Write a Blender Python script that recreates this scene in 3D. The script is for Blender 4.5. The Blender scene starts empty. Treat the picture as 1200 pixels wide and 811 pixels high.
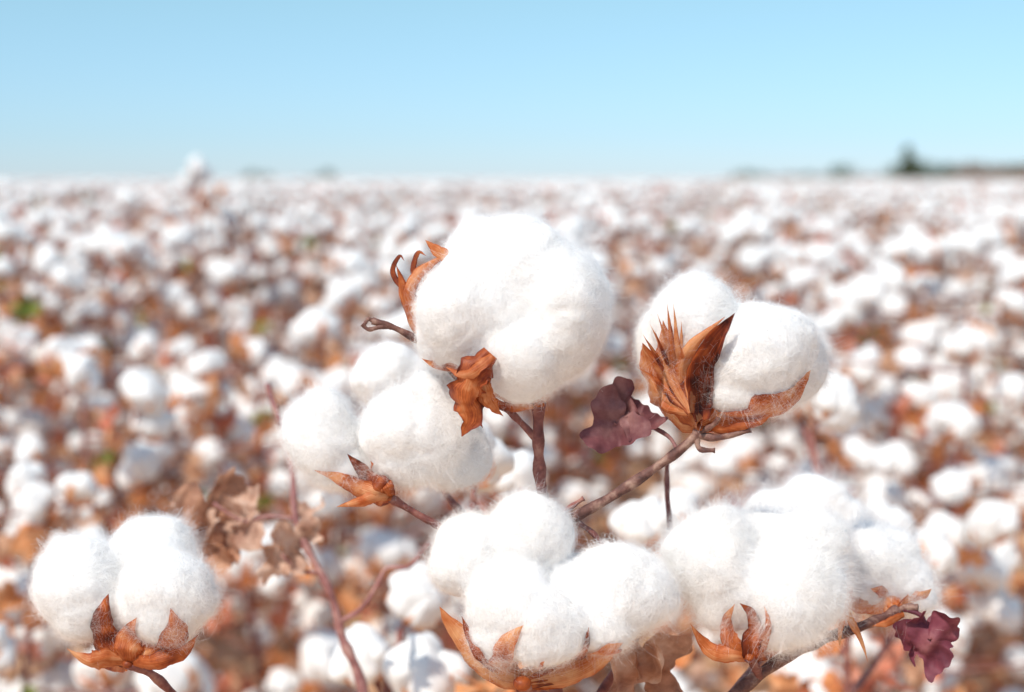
import bpy, bmesh, math, random
import numpy as np
from mathutils import Vector, Matrix, noise
from mathutils.bvhtree import BVHTree

scene = bpy.context.scene
COL = scene.collection
random.seed(7)
RNG = np.random.default_rng(11)

# ------------------------------------------------------------------ camera
F = 1667.0
CAM = np.array([0, 0, 1.12])
PITCH = math.atan(197.0 / F)
RV = np.array([1.0, 0, 0])
FV = np.array([0, math.cos(PITCH), -math.sin(PITCH)])
UV = np.array([0, math.sin(PITCH), math.cos(PITCH)])
D0 = 0.62
MM = D0 / F
cd = bpy.data.cameras.new("camera")
cam = bpy.data.objects.new("camera", cd)
COL.objects.link(cam)
cam.location = CAM
cam.rotation_euler = (math.radians(90) - PITCH, 0, 0)
cd.lens = 50
cd.sensor_width = 36
cd.clip_start = 0.02
cd.clip_end = 3000
cd.dof.use_dof = True
cd.dof.focus_distance = 0.605
cd.dof.aperture_fstop = 6.0
scene.camera = cam
scene.view_settings.view_transform = 'Standard'
scene.view_settings.look = 'None'
scene.view_settings.exposure = 0

def W(px, py, dd=0.0):
    """measured position: px,py on the plant's plane, dd = depth behind it in the same unit"""
    D = D0 + dd * MM
    return CAM + FV * D + RV * ((px - 600) / F * D) + UV * ((405.5 - py) / F * D)

# ------------------------------------------------------------------ light
SUN = np.array([-0.52, -0.64, 1.02]); SUN /= np.linalg.norm(SUN)
elev = math.asin(SUN[2]); az = math.atan2(SUN[0], SUN[1])
w = bpy.data.worlds.new("World"); scene.world = w; w.use_nodes = True
nt = w.node_tree; nt.nodes.clear()
sky = nt.nodes.new("ShaderNodeTexSky"); sky.sky_type = 'NISHITA'; sky.sun_disc = False
sky.sun_elevation = elev; sky.sun_rotation = az % (2 * math.pi)
sky.altitude = 0; sky.air_density = 1.0; sky.dust_density = 0.0; sky.ozone_density = 2.0
# added tint: takes yellow out of the horizon, brightens unseen upper sky for fill
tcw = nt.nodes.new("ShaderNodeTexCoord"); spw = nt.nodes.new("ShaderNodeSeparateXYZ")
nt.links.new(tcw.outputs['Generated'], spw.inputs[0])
sky_tint = nt.nodes.new("ShaderNodeValToRGB"); cr = sky_tint.color_ramp
SKY_TINT = [(0.0, (0.235, 0.325, 0.53)), (0.03, (0.255, 0.35, 0.51)), (0.12, (0.375, 0.46, 0.475)), (0.25, (0.60, 0.63, 0.56)), (0.42, (1.0, 0.87, 0.70))]
while len(cr.elements) < len(SKY_TINT): cr.elements.new(0.5)
for e, (p_, c_) in zip(cr.elements, SKY_TINT): e.position = p_; e.color = (*c_, 1)
nt.links.new(spw.outputs[2], sky_tint.inputs[0])
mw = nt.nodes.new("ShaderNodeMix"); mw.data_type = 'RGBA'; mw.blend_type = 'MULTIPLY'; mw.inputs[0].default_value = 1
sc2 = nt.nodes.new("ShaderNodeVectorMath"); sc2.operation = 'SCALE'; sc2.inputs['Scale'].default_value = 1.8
nt.links.new(sky.outputs[0], mw.inputs[6]); nt.links.new(sky_tint.outputs[0], mw.inputs[7]); nt.links.new(mw.outputs[2], sc2.inputs[0])
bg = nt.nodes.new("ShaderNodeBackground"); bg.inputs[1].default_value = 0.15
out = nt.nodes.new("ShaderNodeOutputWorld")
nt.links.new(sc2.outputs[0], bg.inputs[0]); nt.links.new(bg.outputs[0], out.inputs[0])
sl = bpy.data.lights.new("sun", 'SUN'); sl.energy = 4.5; sl.angle = math.radians(0.5); sl.color = (1, 0.94, 0.855)
so = bpy.data.objects.new("sun", sl); COL.objects.link(so)
so.rotation_euler = Vector(SUN).to_track_quat('Z', 'Y').to_euler()
so.location = (-3, -2, 6)

# ------------------------------------------------------------------ materials
def mat(name):
    m = bpy.data.materials.new(name); m.use_nodes = True
    n = m.node_tree; n.nodes.clear()
    o = n.nodes.new("ShaderNodeOutputMaterial")
    return m, n, o
def nd(n, t, **k):
    x = n.nodes.new(t)
    for a, b in k.items(): setattr(x, a, b)
    return x
def ramp(n, stops):
    r = n.nodes.new("ShaderNodeValToRGB"); cr = r.color_ramp
    while len(cr.elements) < len(stops): cr.elements.new(0.5)
    for e, (p, c) in zip(cr.elements, stops):
        e.position = p; e.color = (*c, 1)
    return r

def lint_material(name, sss, scale, c0, c1):
    m, n, o = mat(name)
    p = nd(n, "ShaderNodeBsdfPrincipled")
    tc = nd(n, "ShaderNodeTexCoord")
    n1 = nd(n, "ShaderNodeTexNoise"); n1.inputs['Scale'].default_value = 60 * scale; n1.inputs['Detail'].default_value = 4
    r = ramp(n, [(0.3, c0), (0.65, c1)])
    n.links.new(tc.outputs['Object'], n1.inputs['Vector']); n.links.new(n1.outputs[0], r.inputs[0])
    n.links.new(r.outputs[0], p.inputs['Base Color'])
    p.inputs['Roughness'].default_value = 1.0
    p.inputs['Specular IOR Level'].default_value = 0.0
    p.inputs['Subsurface Weight'].default_value = sss
    p.inputs['Subsurface Radius'].default_value = (1.0, 0.93, 0.86)
    p.inputs['Subsurface Scale'].default_value = 0.006
    if sss > 0:
        n2 = nd(n, "ShaderNodeTexNoise"); n2.inputs['Scale'].default_value = 260; n2.inputs['Detail'].default_value = 6; n2.inputs['Distortion'].default_value = 2.5
        n.links.new(tc.outputs['Object'], n2.inputs['Vector'])
        b = nd(n, "ShaderNodeBump"); b.inputs['Strength'].default_value = 0.3; b.inputs['Distance'].default_value = 0.0012
        n.links.new(n2.outputs[0], b.inputs['Height']); n.links.new(b.outputs[0], p.inputs['Normal'])
        n.links.new(p.outputs[0], o.inputs[0])
    else:
        t = nd(n, "ShaderNodeBsdfTranslucent"); t.inputs[0].default_value = (0.96, 0.94, 0.91, 1)
        mx = nd(n, "ShaderNodeMixShader"); mx.inputs[0].default_value = 0.25
        n.links.new(p.outputs[0], mx.inputs[1]); n.links.new(t.outputs[0], mx.inputs[2]); n.links.new(mx.outputs[0], o.inputs[0])
    return m
M_LINT = lint_material("cotton_lint", 0.5, 1.0, (0.86, 0.835, 0.80), (0.915, 0.90, 0.88))  # darker than the fibres: self-shadow beneath them put into the base colour
M_LINTB = lint_material("cotton_lint_field", 0.0, 0.5, (0.92, 0.90, 0.865), (0.955, 0.95, 0.935))

m, n, o = mat("cotton_fibre")
d = nd(n, "ShaderNodeBsdfDiffuse"); d.inputs[0].default_value = (0.965, 0.955, 0.94, 1)
t = nd(n, "ShaderNodeBsdfTranslucent"); t.inputs[0].default_value = (0.965, 0.955, 0.94, 1)
mx = nd(n, "ShaderNodeMixShader"); mx.inputs[0].default_value = 0.5
n.links.new(d.outputs[0], mx.inputs[1]); n.links.new(t.outputs[0], mx.inputs[2]); n.links.new(mx.outputs[0], o.inputs[0])
M_FIB = m

def bur_material():
    m, n, o = mat("dry_bur")
    at = nd(n, "ShaderNodeAttribute"); at.attribute_name = "suv"
    sep = nd(n, "ShaderNodeSeparateXYZ"); n.links.new(at.outputs['Vector'], sep.inputs[0])
    tc = nd(n, "ShaderNodeTexCoord")
    mp = nd(n, "ShaderNodeMapping"); mp.inputs['Scale'].default_value = (12, 1.6, 13)
    n.links.new(at.outputs['Vector'], mp.inputs[0])
    nz = nd(n, "ShaderNodeTexNoise"); nz.inputs['Scale'].default_value = 1.5; nz.inputs['Detail'].default_value = 6
    n.links.new(mp.outputs[0], nz.inputs['Vector'])
    nb = nd(n, "ShaderNodeTexNoise"); nb.inputs['Scale'].default_value = 130; nb.inputs['Detail'].default_value = 4
    n.links.new(tc.outputs['Object'], nb.inputs['Vector'])
    ms = nd(n, "ShaderNodeMath", operation='MULTIPLY_ADD'); ms.inputs[1].default_value = 1.1; ms.inputs[2].default_value = -0.42
    n.links.new(nb.outputs[0], ms.inputs[0])
    m1 = nd(n, "ShaderNodeMath", operation='MULTIPLY_ADD'); m1.inputs[1].default_value = 0.65; n.links.new(nz.outputs[0], m1.inputs[0]); n.links.new(ms.outputs[0], m1.inputs[2])
    a2 = nd(n, "ShaderNodeMath", operation='MULTIPLY_ADD'); a2.inputs[1].default_value = 0.6
    n.links.new(sep.outputs[2], a2.inputs[0]); n.links.new(m1.outputs[0], a2.inputs[2])
    ab = nd(n, "ShaderNodeMath", operation='ABSOLUTE'); n.links.new(sep.outputs[0], ab.inputs[0])
    pw = nd(n, "ShaderNodeMath", operation='POWER'); pw.inputs[1].default_value = 6; n.links.new(ab.outputs[0], pw.inputs[0])
    a3 = nd(n, "ShaderNodeMath", operation='MULTIPLY_ADD'); a3.inputs[1].default_value = -0.22
    n.links.new(pw.outputs[0], a3.inputs[0]); n.links.new(a2.outputs[0], a3.inputs[2])
    r = ramp(n, [(0.16, (0.06, 0.013, 0.011)), (0.40, (0.27, 0.05, 0.018)), (0.64, (0.58, 0.15, 0.038)), (1.0, (0.84, 0.44, 0.21))])
    n.links.new(a3.outputs[0], r.inputs[0])
    p = nd(n, "ShaderNodeBsdfPrincipled"); p.inputs['Roughness'].default_value = 0.45; p.inputs['Specular IOR Level'].default_value = 0.35
    n.links.new(r.outputs[0], p.inputs['Base Color'])
    b = nd(n, "ShaderNodeBump"); b.inputs['Strength'].default_value = 0.5; b.inputs['Distance'].default_value = 0.0004
    n.links.new(nz.outputs[0], b.inputs['Height']); n.links.new(b.outputs[0], p.inputs['Normal'])
    tr = nd(n, "ShaderNodeBsdfTranslucent"); n.links.new(r.outputs[0], tr.inputs[0])
    mx = nd(n, "ShaderNodeMixShader"); mx.inputs[0].default_value = 0.42
    n.links.new(p.outputs[0], mx.inputs[1]); n.links.new(tr.outputs[0], mx.inputs[2]); n.links.new(mx.outputs[0], o.inputs[0])
    return m
M_BUR = bur_material()

def organic(name, c0, c1, c2, scale, bump, rough=0.6, transl=0.0):
    m, n, o = mat(name)
    tc = nd(n, "ShaderNodeTexCoord")
    nz = nd(n, "ShaderNodeTexNoise"); nz.inputs['Scale'].default_value = scale; nz.inputs['Detail'].default_value = 6; nz.inputs['Roughness'].default_value = 0.6
    n.links.new(tc.outputs['Object'], nz.inputs['Vector'])
    r = ramp(n, [(0.3, c0), (0.5, c1), (0.72, c2)])
    n.links.new(nz.outputs[0], r.inputs[0])
    p = nd(n, "ShaderNodeBsdfPrincipled"); p.inputs['Roughness'].default_value = rough; p.inputs['Specular IOR Level'].default_value = 0.3
    n.links.new(r.outputs[0], p.inputs['Base Color'])
    if bump > 0:
        b = nd(n, "ShaderNodeBump"); b.inputs['Strength'].default_value = 0.6; b.inputs['Distance'].default_value = bump
        n2 = nd(n, "ShaderNodeTexNoise"); n2.inputs['Scale'].default_value = scale * 4; n2.inputs['Detail'].default_value = 4
        n.links.new(tc.outputs['Object'], n2.inputs['Vector'])
        n.links.new(n2.outputs[0], b.inputs['Height']); n.links.new(b.outputs[0], p.inputs['Normal'])
    if transl > 0:
        tr = nd(n, "ShaderNodeBsdfTranslucent"); n.links.new(r.outputs[0], tr.inputs[0])
        mx = nd(n, "ShaderNodeMixShader"); mx.inputs[0].default_value = transl
        n.links.new(p.outputs[0], mx.inputs[1]); n.links.new(tr.outputs[0], mx.inputs[2]); n.links.new(mx.outputs[0], o.inputs[0])
    else:
        n.links.new(p.outputs[0], o.inputs[0])
    return m
M_STEM = organic("plant_stem", (0.10, 0.03, 0.028), (0.23, 0.08, 0.066), (0.42, 0.22, 0.165), 130, 0.0009)
M_STEMD = organic("woody_stem", (0.045, 0.02, 0.018), (0.15, 0.066, 0.052), (0.38, 0.24, 0.18), 160, 0.001)
M_STEMP = organic("pink_stem", (0.14, 0.055, 0.052), (0.30, 0.13, 0.12), (0.50, 0.31, 0.26), 110, 0.0009)
M_LORANGE = organic("dry_leaf_orange", (0.56, 0.18, 0.06), (0.84, 0.38, 0.16), (0.90, 0.58, 0.35), 25, 0, transl=0.48)
M_LBROWN = organic("dry_leaf_brown", (0.44, 0.20, 0.11), (0.72, 0.43, 0.27), (0.85, 0.62, 0.46), 35, 0, transl=0.48)
M_LPURPLE = organic("leaf_purple", (0.085, 0.026, 0.034), (0.17, 0.058, 0.064), (0.34, 0.17, 0.155), 55, 0.0006, transl=0.2)
M_LRED = organic("leaf_red", (0.54, 0.14, 0.085), (0.76, 0.29, 0.18), (0.84, 0.49, 0.36), 30, 0, transl=0.48)
M_LGREEN = organic("leaf_green", (0.12, 0.16, 0.03), (0.26, 0.32, 0.06), (0.48, 0.46, 0.13), 30, 0, transl=0.35)
M_LPALE = organic("shrivelled_leaf", (0.36, 0.18, 0.12), (0.64, 0.42, 0.31), (0.85, 0.68, 0.56), 60, 0.001, transl=0.35)
M_LRUST = organic("rust_crumpled_leaf", (0.26, 0.11, 0.065), (0.56, 0.30, 0.19), (0.80, 0.56, 0.41), 60, 0.001, transl=0.38)
M_LMAG = organic("leaf_magenta", (0.09, 0.02, 0.034), (0.20, 0.046, 0.066), (0.36, 0.14, 0.145), 60, 0.0006, transl=0.25)
M_TREEL = organic("tree_foliage", (0.05, 0.07, 0.025), (0.09, 0.115, 0.04), (0.12, 0.14, 0.06), 0.6, 0, transl=0.15)
M_TREER = organic("rust_foliage", (0.20, 0.12, 0.07), (0.29, 0.17, 0.10), (0.36, 0.23, 0.13), 0.6, 0, transl=0.15)
M_BARK = organic("tree_bark", (0.05, 0.035, 0.025), (0.10, 0.07, 0.05), (0.16, 0.12, 0.09), 6, 0.02)
MATS = [M_LINTB, M_BUR, M_STEM, M_LORANGE, M_LBROWN, M_LPURPLE, M_LRED, M_LGREEN, M_LINT, M_FIB, M_STEMD, M_LPALE, M_LRUST, M_LMAG, M_STEMP]
LINTB, BUR, STEM, LORANGE, LBROWN, LPURPLE, LRED, LGREEN, LINT, FIB, STEMD, LPALE, LRUST, LMAG, STEMP = range(15)

# ------------------------------------------------------------------ geometry container
class Geo:
    def __init__(s): s.v = []; s.f = []; s.m = []; s.a = []; s.n = 0
    def add(s, v, f, mi, a=None):
        v = np.asarray(v, float); off = s.n
        s.v.append(v); s.n += len(v)
        s.f.extend([tuple(int(i) + off for i in q) for q in f])
        s.m.extend([mi] * len(f) if isinstance(mi, int) else list(mi))
        s.a.append(np.zeros((len(v), 3)) if a is None else np.asarray(a, float))
    def merge(s, g, M=None):
        if g.n == 0: return
        v = np.concatenate(g.v); a = np.concatenate(g.a)
        if M is not None: v = v @ M[:3, :3].T + M[:3, 3]
        s.add(v, g.f, g.m, a)
    def mesh(s, name):
        me = bpy.data.meshes.new(name)
        v = np.concatenate(s.v) if s.v else np.zeros((0, 3))
        me.from_pydata(v.tolist(), [], s.f)
        used = sorted(set(s.m)); mp = {k: i for i, k in enumerate(used)}
        for k in used: me.materials.append(MATS[k])
        me.polygons.foreach_set("material_index", np.array([mp[k] for k in s.m], dtype=np.int32))
        me.polygons.foreach_set("use_smooth", np.ones(len(s.f), dtype=bool))
        at = me.attributes.new("suv", 'FLOAT_VECTOR', 'POINT')
        at.data.foreach_set("vector", np.concatenate(s.a).astype(np.float32).ravel())
        me.update()
        return me

def obj(name, me, parent=None, loc=None):
    o = bpy.data.objects.new(name, me)
    COL.objects.link(o)
    if parent is not None:
        o.parent = parent
        if loc is None: loc = -np.array(absloc(parent))
    if loc is not None: o.location = loc
    return o
ABS = {}
def absloc(o): return ABS.get(o.name, (0, 0, 0))

_ico = {}
def ico(k):
    if k not in _ico:
        bm = bmesh.new(); bmesh.ops.create_icosphere(bm, subdivisions=k, radius=1)
        _ico[k] = (np.array([x.co[:] for x in bm.verts]), [tuple(v.index for v in f.verts) for f in bm.faces]); bm.free()
    return _ico[k]

def unit(v):
    v = np.asarray(v, float); return v / (np.linalg.norm(v, axis=-1, keepdims=True) + 1e-12)

def catmull(P, n):
    P = np.asarray(P, float)
    if len(P) == 2:
        s = np.linspace(0, 1, n)[:, None]; return P[0] * (1 - s) + P[1] * s
    Q = np.vstack([2 * P[0] - P[1], P, 2 * P[-1] - P[-2]])
    t = np.linspace(0, len(P) - 1 - 1e-9, n); i = t.astype(int); u = (t - i)[:, None]
    a, b, c, d = Q[i], Q[i + 1], Q[i + 2], Q[i + 3]
    return 0.5 * ((2 * b) + (-a + c) * u + (2 * a - 5 * b + 4 * c - d) * u ** 2 + (-a + 3 * b - 3 * c + d) * u ** 3)

def tube(geo, P, r0, r1, n=20, seg=8, mi=STEM, bumps=0.12, nodes=True, cap=True, kink=0.0):
    C = catmull(P, n)
    if kink > 0:
        ks = np.linspace(0, 1, n)
        C = C + kink * (np.sin(ks * 17 + 1)[:, None] * RV + np.sin(ks * 11 + 2)[:, None] * UV) * np.sin(ks * math.pi)[:, None]
    T = unit(np.gradient(C, axis=0))
    ref = np.array([0.3, 0.9, 0.2]); S = unit(np.cross(T, ref)); B = np.cross(T, S)
    ph = random.random() * 10
    s = np.linspace(0, 1, n)
    R = (r0 + (r1 - r0) * s)
    if nodes: R = R * (1 + bumps * np.sin(s * n * 0.9 + ph) + 0.35 * np.exp(-((s - 0.99) / 0.05) ** 2))
    an = np.linspace(0, 2 * math.pi, seg, endpoint=False)
    V = []
    for i in range(n):
        rr = R[i] * (1 + bumps * 0.6 * np.sin(an * 2 + i * 1.3 + ph))
        V.append(C[i] + np.cos(an)[:, None] * S[i] * rr[:, None] + np.sin(an)[:, None] * B[i] * rr[:, None])
    V = np.concatenate(V)
    f = []
    for i in range(n - 1):
        for j in range(seg):
            k = (j + 1) % seg
            f.append((i * seg + j, i * seg + k, (i + 1) * seg + k, (i + 1) * seg + j))
    if cap:
        f.append(tuple(range(seg))[::-1]); f.append(tuple((n - 1) * seg + j for j in range(seg)))
    geo.add(V, f, mi)

def sepal(geo, P, width, face, cup=0.5, n=26, m=11, tone=0.3, tip=0.8, base=0.45, mi=BUR, wav=0.06, fcurl=0.0, hook=0.0):
    C = catmull(P, n); T = unit(np.gradient(C, axis=0)); face = unit(face)
    S = unit(np.cross(T, face)); N = np.cross(S, T)
    s = np.linspace(0, 1, n); tip = tip + 0.4; wav = wav * .6
    C = C + N * (hook * width * np.clip(s - .7, 0, 1) ** 2 * 11)[:, None]
    wdt = width * 1.1 * (np.clip(1 - s, 0, 1) ** tip) * (base + 2.4 * s)
    wdt[-1] = width * 0.01
    u = np.linspace(-1, 1, m); ph = random.random() * 20
    V = []; A = []
    for i in range(n):
        jl = wdt[i] * (1 + wav * 1.6 * math.sin(i * .8 + ph) + wav * math.sin(i * 1.9 + ph * 3)); jr = wdt[i] * (1 + wav * 1.6 * math.sin(i * 1.0 + ph * 2) + wav * math.sin(i * 2.1 + ph))
        jw = np.where(u < 0, jl, jr)
        off = -cup * wdt[i] * u ** 2 + wav * wdt[i] * np.sin(u * 4 + i * 0.3 + ph) + (fcurl * .7 + .1) * wdt[i] * np.abs(u) ** 5 * math.sin(i * 0.45 + ph) - 0.08 * wdt[i] * np.exp(-(u / .15) ** 2)
        V.append(C[i] + S[i] * (jw * u)[:, None] + N[i] * off[:, None])
        A.append(np.stack([u, np.full(m, s[i] + ph), np.full(m, tone)], 1))
    f = [(i * m + j, i * m + j + 1, (i + 1) * m + j + 1, (i + 1) * m + j) for i in range(n - 1) for j in range(m - 1)]
    geo.add(np.concatenate(V), f, mi, np.concatenate(A))

def leaf(geo, c, a, nrm, R, mi, lobes=5, crumple=0.25, curl=0.3, rings=7, seg=30, seed=0, fold=0.0, soft=False, hf=None, rag=0.0):
    """lobed cotton leaf, centre c, axis a (towards the tip), normal nrm"""
    a = unit(a); nrm = unit(nrm - a * np.dot(nrm, a)); b = np.cross(nrm, a)
    th = np.linspace(-math.pi, math.pi, seg, endpoint=False)
    if soft:
        rt = 0.76 + 0.20 * np.cos(th * 3) + 0.05 * np.cos(th * 7 + seed) + 0.03 * np.cos(th * 13 + seed * 2) + rag * (np.cos(th * 5 + seed * 3) + np.cos(th * 11 + seed) + np.cos(th * 19 + seed * 5))
        rt *= 1 - 0.5 * np.exp(-((np.abs(th) - math.pi) / 0.22) ** 2)
    else:
        rt = 0.62 + 0.38 * np.cos(th * lobes * 0.8) ** 2 * (0.6 + 0.4 * np.cos(th / 2))
        rt *= 1 - 0.55 * np.exp(-((np.abs(th) - math.pi) / 0.3) ** 2)
    V = [np.array(c)]; rs = np.random.default_rng(seed); p = rs.random(8) * 10
    if hf is None: hf = 0.10 if soft else 0.2
    for k in range(1, rings + 1):
        q = k / rings
        x = np.cos(th) * rt * q; y = np.sin(th) * rt * q
        z = crumple * (np.sin(x * 4 + p[0]) * np.cos(y * 3.5 + p[1]) * 0.5 + 0.3 * np.sin(th * 3 + p[2]) * q ** 2 + hf * np.sin(x * 9 + p[3] + y * 8) + hf * np.sin(y * 13 - x * 10 + p[4]) * q) + curl * (x * x * 0.7 + y * y) - fold * np.abs(y)
        x2 = x * (1 - 0.25 * crumple) + hf * .5 * np.sin(y * 7 + p[5]) * q; y2 = y * (1 - 0.4 * abs(curl) * q - 0.3 * fold) + hf * .5 * np.sin(x * 8 + p[6]) * q
        V.append(np.array(c) + R * (x2[:, None] * a + y2[:, None] * b + z[:, None] * nrm))
    V = np.vstack(V)
    f = [(0, 1 + j, 1 + (j + 1) % seg) for j in range(seg)]
    for k in range(rings - 1):
        for j in range(seg):
            q = (j + 1) % seg
            f.append((1 + k * seg + j, 1 + (k + 1) * seg + j, 1 + (k + 1) * seg + q, 1 + k * seg + q))
    geo.add(V, f, mi)

# ------------------------------------------------------------------ hero bolls
def hero_lint(name, lobes, parent, voxel=0.0010, nfib=14000, amp=1.0, smooth=14, fuzz=1.0):
    g = Geo(); iv, fc = ico(4)
    for L in lobes:
        px, py, dd, rx, ry, rz = L[:6]; ang = math.radians(L[6]) if len(L) > 6 else 0
        k = (D0 + dd * MM) / F
        ca, sa = math.cos(ang), math.sin(ang)
        A = RV * ca + UV * sa; B = -RV * sa + UV * ca
        ph = random.random() * 10
        q = iv * (1 + 0.04 * np.sin(iv[:, [1]] * 3 + ph) + 0.04 * np.sin(iv[:, [0]] * 4 + ph * 2) + 0.02 * np.sin(iv[:, [2]] * 6 + ph * 3))
        g.add(W(px, py, dd) + k * (q[:, [0]] * rx * A + q[:, [1]] * ry * B + q[:, [2]] * rz * FV), fc, LINT)
    me = g.mesh(name + "_base"); tmp = bpy.data.objects.new("tmp", me); COL.objects.link(tmp)
    md = tmp.modifiers.new("r", 'REMESH'); md.mode = 'VOXEL'; md.voxel_size = voxel; md.use_smooth_shade = True
    ms = tmp.modifiers.new("s", 'SMOOTH'); ms.factor = 0.7; ms.iterations = smooth
    dg = bpy.context.evaluated_depsgraph_get()
    me2 = bpy.data.meshes.new_from_object(tmp.evaluated_get(dg))
    bpy.data.objects.remove(tmp); bpy.data.meshes.remove(me)
    nv = len(me2.vertices)
    co = np.empty(nv * 3); me2.vertices.foreach_get("co", co); co = co.reshape(-1, 3)
    no = np.empty(nv * 3); me2.vertices.foreach_get("normal", no); no = no.reshape(-1, 3)
    disp = np.empty(nv); o1 = random.random() * 50
    for i in range(nv):
        v = Vector(co[i]) + Vector((o1, o1, 0))
        fold = abs(noise.noise(v * 38 + Vector((7, 3, 1))))
        disp[i] = 0.0022 * noise.noise(v * 45) - 0.0007 * max(0.0, 0.16 - fold) / 0.16 + 0.0006 * noise.noise(v * 120) + 0.00022 * noise.noise(v * 330)
    co2 = co + no * disp[:, None] * amp
    fcs = [tuple(p.vertices) for p in me2.polygons]
    bpy.data.meshes.remove(me2)
    bvh = BVHTree.FromPolygons([Vector(c) for c in co2], fcs)
    G = Geo(); G.add(co2, fcs, LINT)
    rs = np.random.default_rng(len(lobes) * 100 + int(lobes[0][0]))
    idx = rs.integers(0, nv, nfib)
    ntuft = nfib // 45; tid = rs.integers(0, ntuft, nfib); inT = rs.random(nfib) < .42
    tbase = rs.integers(0, nv, ntuft)
    idx = np.where(inT, tbase[tid], idx)
    p = co2[idx]; nn = no[idx]
    rnd = np.stack([np.sin(p[:, 1] * 160 + 1) + np.cos(p[:, 2] * 130), np.sin(p[:, 2] * 150 + 2) + np.cos(p[:, 0] * 120), np.sin(p[:, 0] * 140) + np.cos(p[:, 1] * 170)], 1) * 0.7 + rs.normal(0, 0.9, (nfib, 3))
    trnd = rs.normal(0, 1, (ntuft, 3)); rnd = np.where(inT[:, None], trnd[tid] + rs.normal(0, .35, (nfib, 3)), rnd)
    tt = unit(np.cross(nn, rnd)); bb = np.cross(nn, tt)
    p = p + np.where(inT[:, None], tt * rs.normal(0, .0018, (nfib, 1)) + bb * rs.normal(0, .0014, (nfib, 1)), 0)
    L = rs.uniform(0.003, 0.012, nfib); H = rs.gamma(1.0, 0.0006, nfib) * fuzz
    H = np.where(rs.random(nfib) < .10, H * 2.8, H); cv = rs.normal(0, 0.5, nfib)
    tH = rs.gamma(1.0, .0011, ntuft) * fuzz; tc_ = rs.normal(0, .5, ntuft)
    H = np.where(inT, tH[tid] * rs.uniform(.3, 1.1, nfib), H); cv = np.where(inT, tc_[tid] + rs.normal(0, .15, nfib), cv)
    wd = unit(bb + nn * rs.normal(0, 0.7, (nfib, 1))) * 0.000029
    K = 5; V = np.empty((nfib, K, 2, 3))
    for k in range(K):
        s = k / (K - 1)
        c = p + tt * (L * s)[:, None] + bb * (cv * L * s * s)[:, None] + nn * (-0.0004 + H * math.sin(math.pi * s) * 1.2 + H * 0.9 * s - (L * s) ** 2 / 0.05 * 0.8)[:, None]
        V[:, k, 0] = c - wd * (1 - 0.7 * s); V[:, k, 1] = c + wd * (1 - 0.7 * s)
    base = (np.arange(nfib) * K * 2)[:, None]
    ff = np.concatenate([base + np.array([[2 * k, 2 * k + 1, 2 * k + 3, 2 * k + 2]]) for k in range(K - 1)])
    G.add(V.reshape(-1, 3), ff.tolist(), FIB)
    ob = obj(name, G.mesh("cotton_boll"), parent)
    return ob, bvh

def snapper(bvh, lift=0.0016):
    def f(px, py, dd=None, extra=0.0):
        if dd is not None: return W(px, py, dd)
        d = W(px, py, 0) - CAM; d /= np.linalg.norm(d)
        h = bvh.ray_cast(Vector(CAM), Vector(d))
        if h[0] is None:
            h = bvh.find_nearest(Vector(W(px, py, -20)))
            t = np.dot(np.array(h[0]) - CAM, d)
            return CAM + d * (t - lift)
        return np.array(h[0]) - d * (lift + extra)
    return f

def finish_bur(geo, parent, bvh=None, gap=0.0011):
    # keep the dry valves on the outside of the lint they hold
    if bvh is not None:
        for arr in geo.v:
            for i in range(len(arr)):
                l, nr, ix, ds = bvh.find_nearest(Vector(arr[i]))
                if l is None: continue
                sd = (Vector(arr[i]) - l).dot(nr)
                if -0.009 < sd < gap: arr[i] = np.array(l + nr * gap)
    return obj("bur", geo.mesh("bur"), parent, (0, 0, 0))

def knob(geo, c, r, mi=BUR, tone=0.1):
    iv, fc = ico(2); geo.add(np.array(c) + iv * np.array([r, r, r * 0.8]), fc, mi, np.tile([0.3, 0.1, tone], (len(iv), 1)))

GROUP = "cotton plants in the field"
def plant_root(base, label):
    e = bpy.data.objects.new("cotton_plant", None); COL.objects.link(e); e.location = base
    e.empty_display_size = 0.1
    ABS[e.name] = tuple(base)
    e["label"] = label; e["category"] = "cotton plant"; e["group"] = GROUP
    return e

TOC = -FV
# ---- plant A (centre)
pA = plant_root((0.03, 0.70, 0), "cotton plant with four large open white bolls on reddish stems")
b1, v1 = hero_lint("cotton_boll", [(600, 322, 8, 84, 67, 75), (548, 364, -18, 60, 58, 60), (654, 368, -8, 64, 78, 70), (612, 414, -8, 70, 58, 66), (590, 366, 0, 84, 80, 76), (570, 298, 16, 50, 40, 50), (518, 392, 10, 34, 42, 42)], pA, nfib=70000, smooth=30)
s = snapper(v1)
g = Geo()
sepal(g, [W(520, 425, 5), W(486, 385, -2), W(472, 342, -10), W(464, 310, -14)], 11 * MM, -RV * 0.5 + TOC, 0.8, tone=0.2, fcurl=.5)
sepal(g, [W(505, 400, 0), W(478, 350, -18), W(488, 322, -26), W(508, 306, -18), W(528, 300, -10)], 9 * MM, -RV * 0.3 + TOC, 0.9, tone=0.45, fcurl=.5)
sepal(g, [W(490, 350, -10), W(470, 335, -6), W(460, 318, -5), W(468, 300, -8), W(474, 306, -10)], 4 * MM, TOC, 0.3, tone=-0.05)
sepal(g, [W(490, 334, 0), W(484, 316, -2), (W(490, 296, -4)), W(500, 300, -6)], 4 * MM, TOC, 0.3, tone=0.0)
sepal(g, [W(534, 306, -15), W(514, 295, -16), W(498, 281, -14)], 9 * MM, TOC, 0.3, tone=0.55)
sepal(g, [W(530, 425, 0), W(500, 412, 6), W(488, 385, 12), W(476, 358, 14)], 8 * MM, TOC, 0.4, tone=0.0)
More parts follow.
